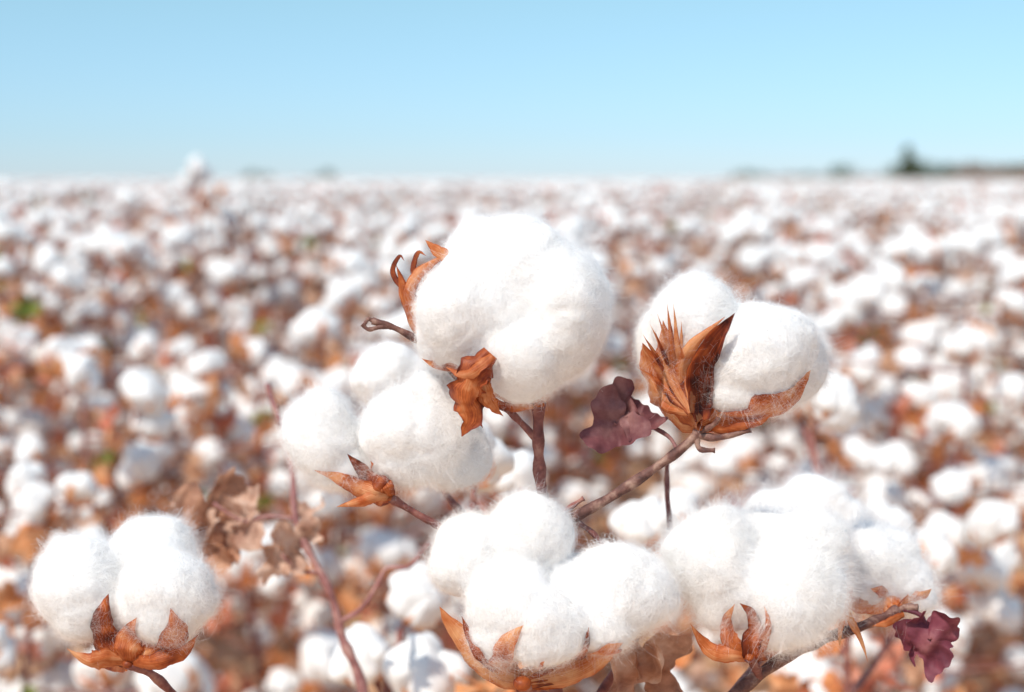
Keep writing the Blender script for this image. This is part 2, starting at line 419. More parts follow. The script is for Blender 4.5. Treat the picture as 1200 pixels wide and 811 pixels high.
sepal(g, [W(600, 470, -10), s(568, 452), s(535, 434), s(512, 430), W(494, 420, -40)], 12 * MM, TOC - UV * .4, 0.6, tone=0.45, fcurl=.3)
sepal(g, [W(575, 414, -80), W(555, 438, -80), W(546, 466, -76), W(552, 488, -66), W(541, 512, -58)], 21 * MM, TOC, 0.6, tone=0.15, fcurl=.9, wav=.2, tip=.6)
sepal(g, [W(565, 436, -74), W(572, 458, -68), W(578, 474, -58), W(590, 488, -46)], 13 * MM, TOC + RV * .6, 0.6, tone=0.4, fcurl=.5, wav=.12)
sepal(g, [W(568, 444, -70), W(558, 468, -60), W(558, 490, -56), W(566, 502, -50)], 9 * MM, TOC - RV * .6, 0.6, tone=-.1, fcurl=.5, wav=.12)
sepal(g, [W(576, 416, -82), W(558, 430, -86), W(540, 437, -80), W(522, 430, -74)], 9 * MM, TOC + UV * .6, 0.6, tone=0.45, fcurl=.4, wav=.1)
sepal(g, [W(625, 476, -5), W(600, 478, -15), W(580, 470, -25), W(560, 445, -60)], 6 * MM, TOC, 0.4, tone=0.3)
knob(g, W(631, 474, 0), 8 * MM)
finish_bur(g, b1)

b2, v2 = hero_lint("cotton_boll", [(814, 376, -6, 55, 54, 50), (888, 420, -8, 72, 61, 58, 20), (880, 456, -4, 58, 38, 46), (850, 416, 8, 66, 64, 52), (780, 408, 22, 38, 50, 38), (925, 426, 28, 44, 50, 42), (806, 440, 10, 40, 46, 34)], pA, nfib=56000, smooth=24)
s = snapper(v2)
g = Geo()
bx = W(818, 494, -30)
sepal(g, [bx, s(800, 482), s(777, 460), s(763, 434), W(753, 402, -40)], 27 * MM, TOC - RV * .6, 0.7, tone=0.6, tip=.6, wav=.1)
sepal(g, [bx, s(803, 470), s(790, 444), s(782, 416), W(777, 376, -52)], 25 * MM, TOC - RV * .3, 0.5, tone=0.55, tip=.7, wav=.1)
for (x, y, tn, wd) in [(751, 410, .7, 6), (756, 394, .5, 6), (763, 378, .6, 6), (771, 366, .6, 5.5), (779, 354, .5, 5.5), (790, 354, .6, 5.5), (797, 376, .6, 6), (746, 430, .45, 6), (803, 400, .5, 7), (768, 392, .0, 5), (760, 402, .0, 4), (785, 374, .1, 4)]:
    mx_, my_ = (x + 800) / 2 + 2, (y + 470) / 2 + 8
    sepal(g, [W(808, 484, -40), s(mx_ + 3, my_ + 18, None, .0008), s(mx_ - 3, my_ - 8, None, .0014), W(x + random.uniform(-3, 3), y, -62 + random.uniform(-8, 8))], wd * MM * 1.25, TOC - RV * random.uniform(-.2, .8), 0.6, tone=tn, wav=.12, hook=random.uniform(-.9, .9))
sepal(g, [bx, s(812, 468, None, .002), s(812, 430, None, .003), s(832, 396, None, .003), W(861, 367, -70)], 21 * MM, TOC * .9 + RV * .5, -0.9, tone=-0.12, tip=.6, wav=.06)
sepal(g, [bx, s(806, 468, None, .001), s(802, 436, None, .002), s(812, 405, None, .002), W(850, 371, -66)], 12 * MM, TOC, 0.6, tone=0.65, tip=.7)
sepal(g, [W(822, 502, -24), s(856, 493), s(896, 483), s(930, 461), W(950, 434, -34)], 24 * MM, TOC - UV * .7, 0.7, tone=0.5, tip=.6, wav=.12, fcurl=.3)
sepal(g, [W(822, 500, -20), W(850, 506, -30), W(885, 499, -36), W(905, 486, -40)], 9 * MM, TOC - UV, 0.5, tone=0.3, fcurl=.3)
sepal(g, [W(820, 498, -10), W(800, 470, 40), W(800, 430, 60), W(800, 390, 60)], 18 * MM, FV, 0.4, tone=0.3)
sepal(g, [W(820, 498, -10), W(860, 480, 50), W(900, 440, 70), W(910, 400, 66)], 20 * MM, FV, 0.4, tone=0.3)
knob(g, W(820, 500, -18), 8 * MM)
finish_bur(g, b2, v2, .0012)

b3, v3 = hero_lint("cotton_boll", [(378, 508, 22, 44, 51, 46), (400, 546, 26, 38, 31, 36), (468, 502, 10, 46, 46, 46), (504, 510, 14, 46, 50, 46), (482, 534, 20, 50, 36, 42), (532, 530, 50, 42, 46, 42), (430, 530, 52, 40, 38, 36), (510, 472, 32, 36, 34, 34)], pA, nfib=54000, smooth=14, fuzz=1.3, amp=1.2)
s = snapper(v3)
g = Geo(); bx = W(458, 584, 4)
sepal(g, [bx, s(440, 579), s(420, 572), s(398, 561), W(371, 548, -8)], 12 * MM, TOC, 0.6, tone=0.5, tip=.6)
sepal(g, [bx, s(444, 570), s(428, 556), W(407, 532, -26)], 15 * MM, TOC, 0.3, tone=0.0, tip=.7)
sepal(g, [bx, s(438, 586), s(416, 592), W(394, 594, 8)], 9 * MM, TOC - UV * .5, 0.7, tone=0.55, tip=.7)
sepal(g, [bx, s(452, 570), s(444, 558), W(434, 540, -30)], 10 * MM, TOC, 0.5, tone=0.25)
knob(g, bx, 5 * MM)
sepal(g, [bx, W(440, 575, 60), W(430, 540, 75), W(430, 500, 76)], 16 * MM, FV, 0.3, tone=0.3)
finish_bur(g, b3, v3)

b3b, v3b = hero_lint("cotton_boll", [(456, 438, 260, 40, 37, 40), (440, 450, 250, 30, 30, 30), (478, 448, 260, 30, 32, 34)], pA, nfib=9000, smooth=20, fuzz=1.2)
g = Geo(); bx = W(470, 482, 260)
for aa in ((430, 470), (505, 470)):
    sepal(g, [bx, W((aa[0] + 470) / 2, 480, 250), W(aa[0], aa[1], 245)], 11 * MM, TOC - UV, 0.5, tone=.4)
finish_bur(g, b3b)

b4, v4 = hero_lint("cotton_boll", [(548, 652, -14, 41, 52, 42), (620, 628, -10, 48, 54, 46), (600, 704, -42, 52, 54, 46), (636, 730, -48, 50, 54, 44, -10), (728, 690, -20, 76, 48, 48, -4), (704, 718, -22, 58, 46, 46, 15), (612, 690, 4, 62, 64, 50), (668, 704, -12, 60, 52, 48), (585, 746, -40, 36, 36, 36)], pA, nfib=70000, smooth=20)
s = snapper(v4)
g = Geo(); bx = W(612, 801, -52)
sepal(g, [bx, s(584, 792), s(556, 776), s(537, 753), s(523, 730), W(515, 711, -40)], 20 * MM, TOC - RV * .9, 0.6, tone=0.65, tip=.6)
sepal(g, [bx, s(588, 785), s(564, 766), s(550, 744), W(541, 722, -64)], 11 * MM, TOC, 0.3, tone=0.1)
sepal(g, [bx, s(598, 790), s(590, 775), s(594, 757), s(603, 744), W(613, 733, -98)], 16 * MM, TOC, 0.5, tone=0.65, tip=.8)
sepal(g, [bx, s(616, 794), s(626, 786), W(638, 775, -96)], 12 * MM, TOC, 0.4, tone=0.5)
sepal(g, [bx, s(646, 796), s(680, 787), s(702, 773), s(717, 761), W(728, 751, -60)], 21 * MM, TOC + RV * .3 - UV * .2, 0.6, tone=0.65, tip=.6)
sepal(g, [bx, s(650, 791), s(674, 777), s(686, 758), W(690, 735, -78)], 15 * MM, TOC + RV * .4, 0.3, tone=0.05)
sepal(g, [bx, W(660, 790, -10), W(690, 775, 10), W(715, 740, 26)], 16 * MM, FV, 0.3, tone=0.3)
sepal(g, [bx, W(600, 780, 10), W(590, 740, 40), W(590, 690, 56)], 18 * MM, FV, 0.3, tone=0.3)
knob(g, bx, 11 * MM)
finish_bur(g, b4, v4)

g = Geo()
def stub(P, r0, r1, n=22, mi=STEM, kink=0.0): tube(g, [W(*p) for p in P], r0 * MM, r1 * MM, n=n, seg=10, mi=mi, kink=kink)
top = [W(631, 472, 2), W(631, 520, 6), W(634, 570, 22), W(645, 640, 46), W(650, 740, 60), W(652, 840, 70)]
tube(g, top[::-1], 9 * MM, 6.3 * MM, n=44, seg=12)
tube(g, [np.array([0.03, 0.70, 0.0]), np.array([0.024, 0.69, 0.4]), top[-1]], 0.007, 9 * MM, n=40, seg=10)
stub([(650, 632, 48), (668, 610, 20), (720, 580, 0), (780, 540, -12), (812, 514, -18), (820, 500, -18)], 7, 5, 34, STEMD)
stub([(652, 700, 56), (600, 660, 52), (540, 630, 30), (495, 606, 16), (458, 584, 4)], 5.5, 4, 30)
stub([(470, 484, 260), (490, 520, 220), (540, 600, 120), (640, 660, 56)], 3.5, 5, 30)
stub([(652, 840, 70), (640, 820, 10), (612, 801, -52)], 8, 7)
stub([(633, 520, 8), (615, 500, 4), (596, 482, -4), (575, 470, -10)], 4.5, 3.5)
stub([(560, 470, 20), (520, 425, 14), (494, 402, 4), (462, 384, -2), (436, 376, -6)], 5, 3.5, 24, STEMD)
stub([(458, 383, -2), (446, 383, -6), (432, 386, -9), (424, 380, -10)], 3.5, 2, 22, STEMD)
stub([(440, 378, -5), (432, 374, -8), (427, 380, -9)], 3, 2, 22, STEMD)
stub([(816, 510, -18), (840, 513, -24), (862, 508, -28), (880, 503, -30)], 4.5, 3.5, 16, STEMD)
stub([(822, 506, -20), (836, 498, -30), (842, 490, -34)], 3.5, 2.5, 12, STEMD)
stub([(816, 512, -18), (820, 526, -22), (838, 528, -26)], 4, 2.5, 12, STEMD)
stub([(670, 608, 20), (695, 625, 24), (712, 648, 30)], 4, 2.5, 14)
stub([(660, 600, 20), (672, 592, 16), (684, 584, 14)], 3.5, 2.5, 10)
stub([(782, 540, 190), (782, 580, 180), (784, 640, 160), (760, 720, 130), (700, 820, 90)], 3, 5, 30)
obj("stem", g.mesh("stem"), pA)
g = Geo()
leaf(g, W(720, 496, 4), -UV * .7 - RV * .7, TOC + UV * .6 + RV * .2, 50 * MM, LPURPLE, crumple=.34, curl=.22, rings=16, seg=90, seed=3, soft=True, hf=.07)
leaf(g, W(730, 474, 18), UV * .9 + RV * .1, TOC - RV * .6, 38 * MM, LPURPLE, crumple=.38, curl=.4, rings=16, seg=90, seed=5, soft=True, hf=.08)
leaf(g, W(748, 492, 8), RV * .9 - UV * .1, TOC + UV * .7, 36 * MM, LPURPLE, crumple=.38, curl=.3, rings=16, seg=90, seed=6, soft=True, hf=.07)
tube(g, [W(735, 484, 8), W(760, 498, 12), W(784, 512, 14), W(795, 530, -8)], 2.5 * MM, 2.5 * MM, n=12, mi=LPURPLE)
obj("dry_leaf", g.mesh("dry_leaf"), pA)
g = Geo()
leaf(g, W(745, 778, 60), -UV - RV * .4, TOC + UV * .3 - RV * .4, 62 * MM, LRUST, crumple=.6, curl=.5, rings=12, seg=60, seed=9, soft=True, hf=.10)
leaf(g, W(766, 782, 90), -UV + RV * .5, TOC + RV * .6, 56 * MM, LRUST, crumple=.6, curl=.4, rings=12, seg=60, seed=12, soft=True, hf=.10)
tube(g, [W(745, 755, 62), W(710, 740, 60), W(652, 730, 60)], 2.5 * MM, 3 * MM, n=12, mi=LBROWN)
obj("dry_leaf", g.mesh("dry_leaf"), pA)

# ---- plant C (right)
pC = plant_root((0.105, 0.72, 0), "cotton plant with wide fluffy bolls and a dark purple leaf")
b5, v5 = hero_lint("cotton_boll", [(834, 656, 22, 56, 60, 52), (922, 694, 10, 66, 64, 58, 60), (940, 656, 34, 56, 56, 50), (885, 684, 26, 56, 56, 52), (852, 705, 24, 42, 36, 40), (890, 640, 50, 46, 40, 42)], pC, nfib=62000, smooth=28, fuzz=1.9, amp=1.4)
s = snapper(v5)
g = Geo(); bx = W(878, 770, -8)
sepal(g, [bx, s(862, 767), s(840, 766), s(824, 753), W(809, 731, -16)], 13 * MM, TOC, 0.6, tone=0.5)
sepal(g, [bx, s(862, 760), s(851, 746), s(851, 727), W(861, 708, -44)], 13 * MM, TOC - RV * .5, 0.6, tone=0.5, fcurl=.2)
sepal(g, [bx, s(880, 754), s(886, 735), s(880, 718), W(867, 707, -46)], 14 * MM, TOC, -0.3, tone=0.0, fcurl=.2)
sepal(g, [bx, s(897, 756), s(904, 735), W(896, 711, -42)], 12 * MM, TOC + RV * .6, 0.6, tone=0.45)
sepal(g, [bx, W(900, 755, 50), W(920, 720, 75), W(925, 690, 80)], 16 * MM, FV, 0.3, tone=0.3)
knob(g, bx, 6 * MM); finish_bur(g, b5, v5)
b5b, v5b = hero_lint("cotton_boll", [(1016, 660, 120, 50, 44, 46), (1052, 680, 120, 38, 36, 38), (1000, 684, 110, 44, 32, 40), (1030, 646, 140, 42, 34, 40), (1074, 700, 110, 22, 22, 24)], pC, nfib=28000, smooth=26, fuzz=2.1, amp=1.4)
s = snapper(v5b)
g = Geo(); bx = W(1052, 716, 60)
sepal(g, [bx, s(1030, 708), s(1008, 706), s(996, 696), W(988, 684, 40)], 17 * MM, TOC, 0.4, tone=0.6, fcurl=.3)
sepal(g, [bx, s(1045, 702), s(1035, 694), W(1020, 690, 45)], 12 * MM, TOC, 0.4, tone=0.45)
sepal(g, [bx, s(1066, 706), s(1080, 700), W(1092, 690, 70)], 14 * MM, TOC - UV * .5, 0.4, tone=0.5)
sepal(g, [W(994, 700, 25), W(996, 725, 10), W(1008, 745, 10), W(1017, 776, 14)], 6 * MM, TOC + RV * .4, 0.3, tone=0.8, fcurl=.4)
sepal(g, [W(985, 690, 25), W(990, 712, 12), W(985, 740, 12), W(984, 760, 16)], 5 * MM, TOC, 0.3, tone=0.8)
sepal(g, [W(1060, 720, 46), W(1040, 730, 30), W(1022, 734, 30)], 6 * MM, TOC, 0.3, tone=0.4)
knob(g, bx, 7 * MM); finish_bur(g, b5b)
b5c, v5c = hero_lint("cotton_boll", [(912, 608, 440, 44, 38, 42), (955, 596, 440, 42, 38, 42), (990, 620, 440, 36, 36, 40), (940, 636, 430, 60, 40, 46)], pC, nfib=20000, smooth=30, fuzz=2.4, amp=1.3)
g = Geo(); bx = W(940, 684, 430)
for aa in ((890, 664), (990, 664), (935, 650)):
    sepal(g, [bx, W((aa[0] + 940) / 2, 684, 400), W(aa[0], aa[1], 390)], 14 * MM, TOC - UV, 0.5, tone=.4)
finish_bur(g, b5c)
g = Geo()
tip = [W(850, 822, 40), W(905, 780, 30), W(958, 752, 30), W(1010, 734, 44), W(1052, 716, 60)]
tube(g, tip, 8 * MM, 5.5 * MM, n=40, seg=12, mi=STEMD)
tube(g, [np.array([0.105, 0.72, 0.0]), np.array([0.10, 0.70, 0.5]), tip[0]], 0.007, 8 * MM, n=40, seg=10)
stub([(890, 792, 30), (884, 780, 10), (878, 770, -8)], 5.5, 5, 12)
stub([(850, 822, 40), (900, 760, 260), (940, 684, 430)], 5.5, 4, 16)
stub([(1052, 716, 60), (1062, 712, 56), (1076, 712, 50)], 5, 4, 8, STEMD)
stub([(950, 756, 26), (966, 744, 20), (975, 742, 20)], 5, 3.5, 8, STEMD)
obj("stem", g.mesh("stem"), pC)
g = Geo()
leaf(g, W(1090, 748, 40), -UV * .95 + RV * .25, TOC - RV * .35 + UV * .2, 52 * MM, LMAG, crumple=.38, curl=.35, rings=18, seg=110, seed=21, soft=True, hf=.09, rag=.03)
leaf(g, W(1080, 740, 48), -UV * .8 - RV * .4, TOC + RV * .4, 38 * MM, LMAG, crumple=.38, curl=.35, rings=14, seg=80, seed=25, soft=True, hf=.09, rag=.04)
tube(g, [W(1088, 742, 42), W(1080, 722, 46), W(1060, 714, 56)], 2.5 * MM, 3 * MM, n=10, mi=LMAG)
obj("dry_leaf", g.mesh("dry_leaf"), pC)

# ---- plant B (left)
pB = plant_root((-0.14, 0.68, 0), "low cotton plant with one open boll on a brown bur")
b6, v6 = hero_lint("cotton_boll", [(94, 682, 14, 50, 54, 48), (108, 706, 14, 46, 46, 44), (200, 690, -8, 53, 46, 48, -15), (190, 714, -8, 50, 42, 44), (180, 644, 46, 50, 38, 42), (142, 704, 24, 52, 46, 40)], pB, nfib=56000, smooth=12)
s = snapper(v6)
g = Geo(); bx = W(150, 778, -8)
sepal(g, [bx, s(134, 764), s(118, 748), s(116, 724), W(127, 696, -42)], 24 * MM, TOC - RV * .3, 0.6, tone=0.0, tip=.7, wav=.1)
sepal(g, [bx, s(122, 776), s(102, 778), W(78, 760, -12)], 17 * MM, TOC - UV * .5, 0.7, tone=0.5, fcurl=.3, wav=.1)
sepal(g, [bx, s(148, 764), s(152, 746), W(160, 724, -50)], 20 * MM, TOC, 0.4, tone=0.35, tip=.7)
sepal(g, [bx, s(178, 770), s(198, 756), s(206, 736), W(200, 712, -54)], 20 * MM, TOC + RV * .4, 0.6, tone=0.4, tip=.7)
sepal(g, [bx, s(184, 780), s(212, 768), W(232, 744, -24)], 15 * MM, TOC - UV * .5, 0.7, tone=0.3, fcurl=.3)
sepal(g, [bx, W(130, 770, 50), W(120, 740, 70), W(120, 700, 78)], 16 * MM, FV, 0.3, tone=0.3)
knob(g, bx, 7 * MM); finish_bur(g, b6, v6)
g = Geo()
tip = [W(150, 778, -8), W(180, 792, 10), W(212, 826, 40), W(240, 880, 60)]
tube(g, tip[::-1], 6 * MM, 5 * MM, n=24, seg=10)
tube(g, [np.array([-0.14, 0.68, 0.0]), np.array([-0.137, 0.67, 0.5]), tip[-1]], 0.006, 6 * MM, n=40, seg=10)
obj("stem", g.mesh("stem"), pB)

# ---- plant D (left-middle, dry stem with shrivelled leaves)
pD = plant_root((-0.11, 0.90, 0), "thin mauve brown cotton stem carrying shrivelled tan leaves")
g = Geo()
tip = [W(440, 880, 600), W(418, 780, 600), (W(396, 730, 600)), W(374, 672, 600), W(346, 600, 620), W(336, 520, 660), W(313, 450, 700)]
tube(g, tip, 9 * MM, 4 * MM, n=60, seg=10, mi=STEMP, kink=.0022)
tube(g, [np.array([-0.11, 0.90, 0.0]), tip[0]], 0.007, 9 * MM, n=30, seg=8, mi=STEMP)
stub([(400, 728, 600), (424, 712, 590), (450, 672, 580), (478, 662, 580), (505, 636, 580)], 5, 3, 30, STEMP, .0012)
stub([(350, 610, 620), (320, 604, 610), (290, 612, 605), (250, 590, 600)], 4, 2.5, 22, STEMP, .0012)
stub([(372, 672, 600), (350, 668, 590), (330, 650, 590)], 3.5, 2.5, 14, STEMP)
obj("stem", g.mesh("stem"), pD)
for (x, y, dd, ax, nr, R, mi, sd) in [
    (248, 598, 620, -UV + RV * .3, TOC + RV * .4, 56, LRUST, 31), (278, 624, 610, -UV * .6 - RV * .5, TOC + UV * .5, 46, LPALE, 32),
    (232, 616, 620, -UV - RV * .5, TOC - RV * .5, 40, LPALE, 33), (256, 650, 610, -UV, TOC - RV * .9, 42, LRUST, 37),
    (342, 634, 600, -UV + RV * .1, TOC + RV * .8, 38, LPALE, 34), (286, 596, 620, UV + RV, TOC + UV, 32, LPALE, 38),
    (362, 604, 620, UV * .5 + RV, TOC + UV, 24, LPALE, 35), (326, 656, 600, -UV - RV * .9, TOC - UV * .3, 30, LPALE, 36)]:
    g = Geo(); leaf(g, W(x, y, dd), ax, nr, R * MM * 1.6, mi, crumple=.5, curl=.45, rings=14, seg=70, seed=sd, soft=True, hf=.10, rag=.04)
    obj("dry_leaf", g.mesh("dry_leaf"), pD)

# ------------------------------------------------------------------ field boll prototypes
def gen_boll(rs, lod, burs=True):
    g = Geo(); iv, fc = ico(lod); R = 0.036
    k = rs.integers(3, 6); ph = rs.random() * 6
    cs = [(math.cos(ph + 2 * math.pi * i / k + rs.normal(0, .2)) * rs.uniform(.36, .60), math.sin(ph + 2 * math.pi * i / k) * rs.uniform(.36, .60), rs.uniform(-.25, .3)) for i in range(k)] + [(rs.normal(0, .1), rs.normal(0, .1), .2)]
    for c in cs:
        sc = np.array([.66, .66, .70]) * rs.uniform(.82, 1.15, 3); p = rs.random(4) * 9
        q = iv * sc
        q = q * (1 + .08 * np.sin(iv[:, [0]] * 4 + p[0]) + .08 * np.sin(iv[:, [2]] * 5 + p[1]) + .05 * np.sin(iv[:, [1]] * 9 + p[2]))
        g.add((q + np.array(c)) * R, fc, LINTB)
    if burs:
        for i in range(k):
            a = ph + 2 * math.pi * (i + .5) / k; u = np.array([math.cos(a), math.sin(a), 0])
            e = rs.uniform(.8, 1.1)
            sepal(g, [np.array([0, 0, -.85 * R]), u * .6 * R + np.array([0, 0, -.72 * R]), u * .98 * R * e + np.array([0, 0, -.35 * R]), u * 1.05 * R * e + np.array([0, 0, .0 * R])], .24 * R, u + np.array([0, 0, -.5]), .4, n=7, m=4, tone=rs.uniform(0.5, 1.0))
        tube(g, [np.array([0, 0, -.8 * R]), np.array([0, 0, -1.3 * R])], .003, .0025, n=3, seg=6)
    return g
rs = np.random.default_rng(5)
BOLL3 = [gen_boll(rs, 3) for _ in range(6)]
BOLLM3 = [b.mesh("cotton_boll") for b in BOLL3]
BOLL2 = [gen_boll(rs, 2) for _ in range(6)]

def rotm(rs, tilt):
    z = unit(np.array([rs.normal(0, tilt), rs.normal(0, tilt), 1.0])); a = rs.random() * 6.28
    x = np.array([math.cos(a), math.sin(a), 0]); x = unit(x - z * np.dot(x, z)); y = np.cross(z, x)
    return np.stack([x, y, z], 1)

def gen_plant(rs, H):
    st = Geo(); lf = Geo(); bolls = []
    lean = rs.normal(0, .05, 2)
    ax = lambda t: np.array([lean[0] * t * t + .012 * math.sin(t * 9), lean[1] * t * t + .012 * math.cos(t * 7), t * H])
    tube(st, [ax(0), ax(.3), ax(.6), ax(.85), ax(1)], .006, .003, n=12, seg=6)
    nb = rs.integers(15, 19); a0 = rs.random() * 6
    def addleaf(p, d, R):
        mi = rs.choice([LORANGE, LBROWN, LPALE, LRED, LGREEN], p=[.42, .22, .06, .24, .06])
        leaf(lf, p, d + np.array([0, 0, -rs.uniform(.2, 1.2)]), rs.normal(0, 1, 3) + np.array([0, 0, .6]), R, int(mi), crumple=.6, curl=.4, rings=3, seg=15, seed=int(rs.integers(1e6)))
    for i in range(nb):
        t = .24 + .74 * i / (nb - 1); a = a0 + i * 2.4; d = np.array([math.cos(a), math.sin(a), 0])
        L = rs.uniform(.10, .40) * (1.15 - .5 * t); r = rs.uniform(.15, .55) * (1.1 - t * .95)
        p0 = ax(t); p1 = p0 + d * L * .5 + np.array([0, 0, L * r * .35]); p2 = p0 + d * L + np.array([0, 0, L * r])
        tube(st, [p0, p1, p2], .003, .002, n=6, seg=5)
        sc = rs.uniform(.6, 1.05); Rm = rotm(rs, .6); bolls.append((p2 + Rm[:, 2] * .03 * sc, Rm, sc))
        if rs.random() < .62:
            sc = rs.uniform(.5, .9); Rm = rotm(rs, .8); off = unit(np.array([rs.normal(), rs.normal(), .2])) * .045
            tube(st, [p1, p1 + off * .6], .002, .002, n=3, seg=5); bolls.append((p1 + off, Rm, sc))
        if rs.random() < .42:
            sc = rs.uniform(.4, .75); Rm = rotm(rs, .9); off = unit(np.array([rs.normal(), rs.normal(), .1])) * .05
            bolls.append((p2 + off, Rm, sc))
        for _ in range(rs.integers(2, 6)):
            q = p0 + (p2 - p0) * rs.random() + rs.normal(0, .028, 3) - np.array([0, 0, .008])
            addleaf(q, d, rs.uniform(.02, .040))
    bolls.append((ax(1) + np.array([0, 0, .02]), rotm(rs, .3), rs.uniform(.7, .95)))
    return st, lf, bolls

NEARV = []
for i in range(7):
    rs = np.random.default_rng(100 + i); st, lf, bl = gen_plant(rs, rs.uniform(.84, .91))
    NEARV.append((st.mesh("stem"), lf.mesh("foliage"), bl, [int(rs.integers(6)) for _ in bl]))
MERGED = []; TOPS = []
for i in range(9):
    rs = np.random.default_rng(200 + i); st, lf, bl = gen_plant(rs, rs.uniform(.90, .96))
    G = Geo(); G.merge(st); G.merge(lf); TOPS.append(bl[-1][0])
    for (p, Rm, sc) in bl:
        M = np.eye(4); M[:3, :3] = Rm * sc; M[:3, 3] = p; G.merge(BOLL2[int(rs.integers(6))], M)
    MERGED.append(G.mesh("cotton_plant"))

def behind_plant(base, label, items):
    e = plant_root(base, label); st = Geo(); base = np.array(base, float)
    topz = max(W(x, y, (D - D0) / MM)[2] for x, y, D, r in items)
    tube(st, [base, base + np.array([.01, 0, topz * .5]), np.array([base[0], base[1], topz - .04])], .006, .0025, n=20, seg=8)
    for k, (x, y, D, r) in enumerate(items):
        p = W(x, y, (D - D0) / MM); sc = r * D / F / .038
        Rm = rotm(RNG, .5)
        ob = obj("cotton_boll", BOLLM3[k % 6], e, (0, 0, 0))
        M = Matrix([[*(Rm[0] * sc), p[0] - base[0]], [*(Rm[1] * sc), p[1] - base[1]], [*(Rm[2] * sc), p[2] - base[2]], [0, 0, 0, 1]])
        ob.matrix_local = M
        q = p - Rm[:, 2] * .05 * sc
        z = max(.15, min(q[2] - .05, topz - .06))
        tube(st, [np.array([base[0], base[1], z]), (np.array([base[0], base[1], z]) + q) / 2 + np.array([0, 0, -.01]), q], .003, .0025, n=10, seg=6)
    obj("stem", st.mesh("stem"), e)
    lf = Geo()
    for k in range(10):
        x, y, D, r = items[k % len(items)]; p = W(x + RNG.normal(0, 40), max(y, 720) + abs(RNG.normal(90, 40)), (D + .08 - D0) / MM)
        leaf(lf, p, RNG.normal(0, 1, 3) - UV, RNG.normal(0, 1, 3), RNG.uniform(.02, .035), int(RNG.choice([LORANGE, LBROWN, LRED])), crumple=.6, curl=.4, rings=4, seg=25, seed=k)
    obj("foliage", lf.mesh("foliage"), e)
count = 4
behind_plant((-0.0, .92, 0), "cotton plant with several open bolls behind a fuller plant", [(556, 540, .84, 42), (604, 560, .95, 34), (754, 612, 1.0, 34), (796, 606, 1.05, 34)])
behind_plant((0.24, 1.0, 0), "cotton plant crowded with fluffy white bolls", [(975, 472, 1.15, 34), (1040, 622, 1.1, 32), (945, 460, 1.2, 30), (1085, 650, 1.2, 32)])
behind_plant((-0.09, 1.0, 0), "short cotton plant with low hanging bolls", [(425, 772, 1.0, 38), (488, 702, 1.06, 36), (500, 784, .96, 46)])
count += 3

# ------------------------------------------------------------------ rows of plants
ROWA = math.radians(9.0)
rd = np.array([math.sin(ROWA), math.cos(ROWA)]); rn = np.array([math.cos(ROWA), -math.sin(ROWA)])
rs = np.random.default_rng(77)
pos = []
for r in range(-90, 91):
    off = r * .86 + 0.2
    sp = .152
    for k in range(0, int(130 / sp)):
        t = k * sp - 5 + rs.uniform(-.06, .06)
        p = rn * (off + rs.normal(0, .10)) + rd * t
        if p[1] < 1.4 or p[1] > 90: continue
        if p[0] > 0.05 and p[1] < 1.65: continue
        if abs(p[0]) > p[1] * .41 + .5: continue
        if p[1] > 26 and rs.random() < .5: continue
        pos.append((p[0], p[1], math.hypot(p[0], p[1])))
pos.sort(key=lambda q: q[2])
LABN = ["bushy cotton plant full of open white bolls and rusty leaves", "cotton plant with white bolls and dry orange leaves", "dense cotton plant with many fluffy bolls and dark stems"]
def set_props(o, i):
    o["label"] = LABN[i % 3]; o["category"] = "cotton plant"; o["group"] = GROUP
near = [q for q in pos if q[2] < 2.8][:70]
mid = pos[len(near):300 - count]
far = pos[300 - count:]
for i, (x, y, d) in enumerate(near):
    st, lf, bl, bi = NEARV[i % 7]; vi = i % 7
    e = bpy.data.objects.new("cotton_plant", None); COL.objects.link(e)
    sc = rs.uniform(.93, 1.05) * (.86 + .14 * min(1, max(0, (y - 1.3) / 1.3)))
    e.location = (x, y, 0); e.rotation_euler = (0, 0, rs.random() * 6.28); e.scale = (sc, sc, sc)
    e.empty_display_size = .1; set_props(e, vi)
    a = bpy.data.objects.new("stem", st); COL.objects.link(a); a.parent = e
    a = bpy.data.objects.new("foliage", lf); COL.objects.link(a); a.parent = e
    for (p, Rm, s_), b in zip(bl, bi):
        a = bpy.data.objects.new("cotton_boll", BOLLM3[b]); COL.objects.link(a); a.parent = e
        a.matrix_local = Matrix([[*(Rm[0] * s_), p[0]], [*(Rm[1] * s_), p[1]], [*(Rm[2] * s_), p[2]], [0, 0, 0, 1]])
midobjs = []
tall = {}
for tx, ty, tz in ((235, 4.2, 1.15),):
    X = (tx - 600) / F * ty
    j = min((j for j in range(len(mid)) if j not in tall), key=lambda j: abs(mid[j][0] - X) + abs(mid[j][1] - ty) * .5); tall[j] = (X, ty, tz)
for i, (x, y, d) in enumerate(mid):
    o = bpy.data.objects.new("cotton_plant", MERGED[i % 9]); COL.objects.link(o)
    sc = rs.uniform(.9, 1.04); rz = rs.random() * 6.28; sxy = sc
    if i in tall:
        tp_ = TOPS[i % 9]; sc = tall[i][2] / tp_[2]; sxy = .8
        x = tall[i][0] - sxy * (tp_[0] * math.cos(rz) - tp_[1] * math.sin(rz)); y = tall[i][1] - sxy * (tp_[0] * math.sin(rz) + tp_[1] * math.cos(rz))
    o.location = (x, y, 0); o.rotation_euler = (0, 0, rz); o.scale = (sxy, sxy, sc)
    set_props(o, i % 9); midobjs.append(o)
    if i in tall: o["label"] = "tall cotton plant standing above its neighbours"

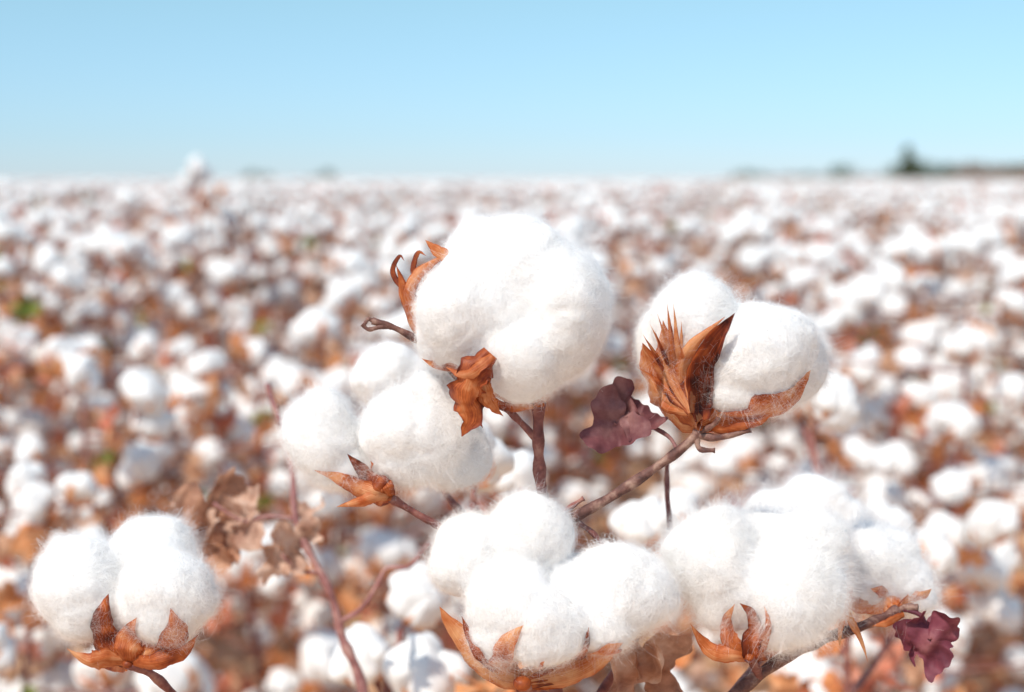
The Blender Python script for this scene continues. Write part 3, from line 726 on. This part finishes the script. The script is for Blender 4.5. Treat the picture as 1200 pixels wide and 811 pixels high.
me = bpy.data.meshes.new("cotton_crop")
fa = np.array([(x, y, 0) for x, y, d in far]); me.from_pydata(fa.tolist(), [], [])
nF = len(fa)
at = me.attributes.new("variant", 'INT', 'POINT'); at.data.foreach_set("value", rs.integers(0, 9, nF).astype(np.int32))
at = me.attributes.new("rotz", 'FLOAT', 'POINT'); at.data.foreach_set("value", (rs.random(nF) * 6.28).astype(np.float32))
at = me.attributes.new("scl", 'FLOAT', 'POINT'); at.data.foreach_set("value", rs.uniform(.92, 1.08, nF).astype(np.float32))
fo = bpy.data.objects.new("cotton_crop", me); COL.objects.link(fo)
fo["kind"] = "stuff"; fo["label"] = "far rows of cotton plants covered in white bolls"; fo["category"] = "cotton field"
ng = bpy.data.node_groups.new("crop", 'GeometryNodeTree')
ng.interface.new_socket("Geometry", in_out='INPUT', socket_type='NodeSocketGeometry')
ng.interface.new_socket("Geometry", in_out='OUTPUT', socket_type='NodeSocketGeometry')
gi = ng.nodes.new("NodeGroupInput"); go = ng.nodes.new("NodeGroupOutput")
iop = ng.nodes.new("GeometryNodeInstanceOnPoints"); jn = ng.nodes.new("GeometryNodeJoinGeometry")
for k in range(9):
    oi = ng.nodes.new("GeometryNodeObjectInfo"); oi.inputs['Object'].default_value = midobjs[k]; oi.inputs['As Instance'].default_value = False
    g2 = ng.nodes.new("GeometryNodeGeometryToInstance")
    ng.links.new(oi.outputs['Geometry'], g2.inputs[0]); ng.links.new(g2.outputs[0], jn.inputs[0])
def named(nm, ty):
    a = ng.nodes.new("GeometryNodeInputNamedAttribute"); a.data_type = ty; a.inputs[0].default_value = nm
    return [s_ for s_ in a.outputs if s_.enabled and s_.name == 'Attribute'][0]
cx = ng.nodes.new("ShaderNodeCombineXYZ"); ng.links.new(named("rotz", 'FLOAT'), cx.inputs[2])
er = ng.nodes.new("FunctionNodeEulerToRotation"); ng.links.new(cx.outputs[0], er.inputs[0])
ng.links.new(gi.outputs[0], iop.inputs['Points']); ng.links.new(jn.outputs[0], iop.inputs['Instance'])
iop.inputs['Pick Instance'].default_value = True
ng.links.new(named("variant", 'INT'), iop.inputs['Instance Index'])
ng.links.new(er.outputs[0], iop.inputs['Rotation']); ng.links.new(named("scl", 'FLOAT'), iop.inputs['Scale'])
ng.links.new(iop.outputs[0], go.inputs[0])
fo.modifiers.new("crop", 'NODES').node_group = ng

# ------------------------------------------------------------------ ground
m, n, o = mat("field_soil")
tc = nd(n, "ShaderNodeTexCoord"); sp = nd(n, "ShaderNodeSeparateXYZ"); n.links.new(tc.outputs['Object'], sp.inputs[0])
n1 = nd(n, "ShaderNodeTexNoise"); n1.inputs['Scale'].default_value = 9; n1.inputs['Detail'].default_value = 8
n.links.new(tc.outputs['Object'], n1.inputs['Vector'])
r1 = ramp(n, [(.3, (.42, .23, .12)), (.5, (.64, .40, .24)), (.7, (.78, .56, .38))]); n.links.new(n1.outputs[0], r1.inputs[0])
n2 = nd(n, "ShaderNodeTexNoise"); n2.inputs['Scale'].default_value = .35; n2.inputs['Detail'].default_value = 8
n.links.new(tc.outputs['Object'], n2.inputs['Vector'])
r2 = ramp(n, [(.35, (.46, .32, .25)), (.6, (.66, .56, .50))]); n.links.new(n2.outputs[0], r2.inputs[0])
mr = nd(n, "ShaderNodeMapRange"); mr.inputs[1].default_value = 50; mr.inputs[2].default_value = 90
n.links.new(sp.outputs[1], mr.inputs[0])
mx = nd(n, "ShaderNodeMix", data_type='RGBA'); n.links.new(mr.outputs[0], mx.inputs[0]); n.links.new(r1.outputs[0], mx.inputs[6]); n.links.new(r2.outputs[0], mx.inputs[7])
p = nd(n, "ShaderNodeBsdfPrincipled"); p.inputs['Roughness'].default_value = .95; p.inputs['Specular IOR Level'].default_value = .1
n.links.new(mx.outputs[2], p.inputs['Base Color'])
b = nd(n, "ShaderNodeBump"); b.inputs['Distance'].default_value = .03; n.links.new(n1.outputs[0], b.inputs['Height']); n.links.new(b.outputs[0], p.inputs['Normal'])
n.links.new(p.outputs[0], o.inputs[0])
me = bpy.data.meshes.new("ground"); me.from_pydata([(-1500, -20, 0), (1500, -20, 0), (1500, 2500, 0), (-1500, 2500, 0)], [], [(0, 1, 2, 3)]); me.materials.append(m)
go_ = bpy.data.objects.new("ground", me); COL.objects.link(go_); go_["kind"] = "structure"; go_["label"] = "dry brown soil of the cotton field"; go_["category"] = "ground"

g = Geo(); rl = np.random.default_rng(3)
for i in range(3000):
    y = rl.uniform(1.6, 8); x = rl.uniform(-1, 1) * (y * .42 + .5)
    mi = int(rl.choice([LORANGE, LBROWN, LRED, LPALE, LINTB], p=[.4, .25, .12, .13, .10]))
    leaf(g, np.array([x, y, rl.uniform(.01, .035)]), np.array([rl.normal(), rl.normal(), 0]), np.array([rl.normal(0, .3), rl.normal(0, .3), 1]), rl.uniform(.02, .05), mi, crumple=.4, curl=.3, rings=2, seg=11, seed=i)
lo = bpy.data.objects.new("leaf_litter", g.mesh("leaf_litter")); COL.objects.link(lo); lo["kind"] = "stuff"; lo["label"] = "fallen dry orange and brown leaves on soil"; lo["category"] = "fallen leaves"

# ------------------------------------------------------------------ distant trees
def gen_tree(rs, H, Wd, cone, M):
    tg = Geo(); tube(tg, [np.array([0, 0, 0]), np.array([.1, 0, H * .5]), np.array([0, .1, H * .85])], H * .04, H * .012, n=8, seg=8)
    for i in range(6):
        a = rs.random() * 6.28; z = H * rs.uniform(.3, .6)
        tube(tg, [np.array([0, 0, z]), np.array([math.cos(a) * Wd * .3, math.sin(a) * Wd * .3, z + H * .2])], H * .014, H * .005, n=4, seg=5)
    V = []; Fc = []
    for c in range(40):
        z = rs.uniform(.1, .95); rad = (1 - z) ** .7 if cone else math.sqrt(max(.05, 1 - (z * 2 - 1.05) ** 2))
        a = rs.random() * 6.28; q = rs.random() ** .5 * rad * Wd * .5
        cc = np.array([math.cos(a) * q, math.sin(a) * q, z * H]); cr_ = Wd * rs.uniform(.08, .16)
        for _ in range(60):
            p = cc + unit(rs.normal(0, 1, 3)) * cr_ * rs.random() ** .4
            u = unit(rs.normal(0, 1, 3)); v = unit(np.cross(u, rs.normal(0, 1, 3))); s_ = H * rs.uniform(.012, .03)
            k = len(V); V += [p - u * s_, p + v * s_, p + u * s_, p - v * s_]; Fc.append((k, k + 1, k + 2, k + 3))
    tm = tg.mesh("trunk"); tm.materials.clear(); tm.materials.append(M_BARK)
    cm = bpy.data.meshes.new("crown"); cm.from_pydata([tuple(v) for v in V], [], Fc); cm.materials.append(M)
    return tm, cm
rt = np.random.default_rng(9)
TV = [gen_tree(rt, 5, 3.4, True, M_TREEL), gen_tree(rt, 4, 6, False, M_TREEL), gen_tree(rt, 3.2, 7, False, M_TREER), gen_tree(rt, 3.6, 6, False, M_TREEL)]
def tree(px, v, Y, s_, lab):
    e = bpy.data.objects.new("tree", None); COL.objects.link(e); e.location = ((px - 600) / F * Y, Y, 0); e.scale = (s_, s_, s_); e.rotation_euler = (0, 0, rt.random() * 6)
    e["label"] = lab; e["category"] = "tree"; e["group"] = "trees along the far edge of the field"
    for nm, mm in zip(("trunk", "crown"), TV[v]):
        a = bpy.data.objects.new(nm, mm); COL.objects.link(a); a.parent = e
L1 = "tall dark green tree at the far field edge"; L2 = "low round green tree at the field edge"; L3 = "low rusty brown bushy tree at the field edge"
tree(1060, 0, 210, 1.2, L1); tree(1070, 1, 212, .95, L2); tree(1054, 3, 214, .85, L2)
for x in (1084, 1096, 1108): tree(x, 3, 213, .9 - (x - 1084) * .004, L2)
for x in (1120, 1134, 1148, 1162, 1176, 1190, 1204, 1218, 1234): tree(x, 2, 212 + (x % 7), .8 + (x % 5) * .06, L3)
for x in (1142, 1170, 1198): tree(x, 3, 214, .85, L2)
for x, s_ in ((385, .6), (372, .4), (300, .6), (312, .5), (286, .4), (870, .65), (884, .55), (985, .8), (972, .6), (945, .5)): tree(x, 1 if x % 2 else 3, 230, s_, L2)
for x in (858, 900, 915, 930, 955, 1000, 1015, 1030, 1042): tree(x, 2, 250, .6, L3)
print("plants", len(near), len(mid), len(far))
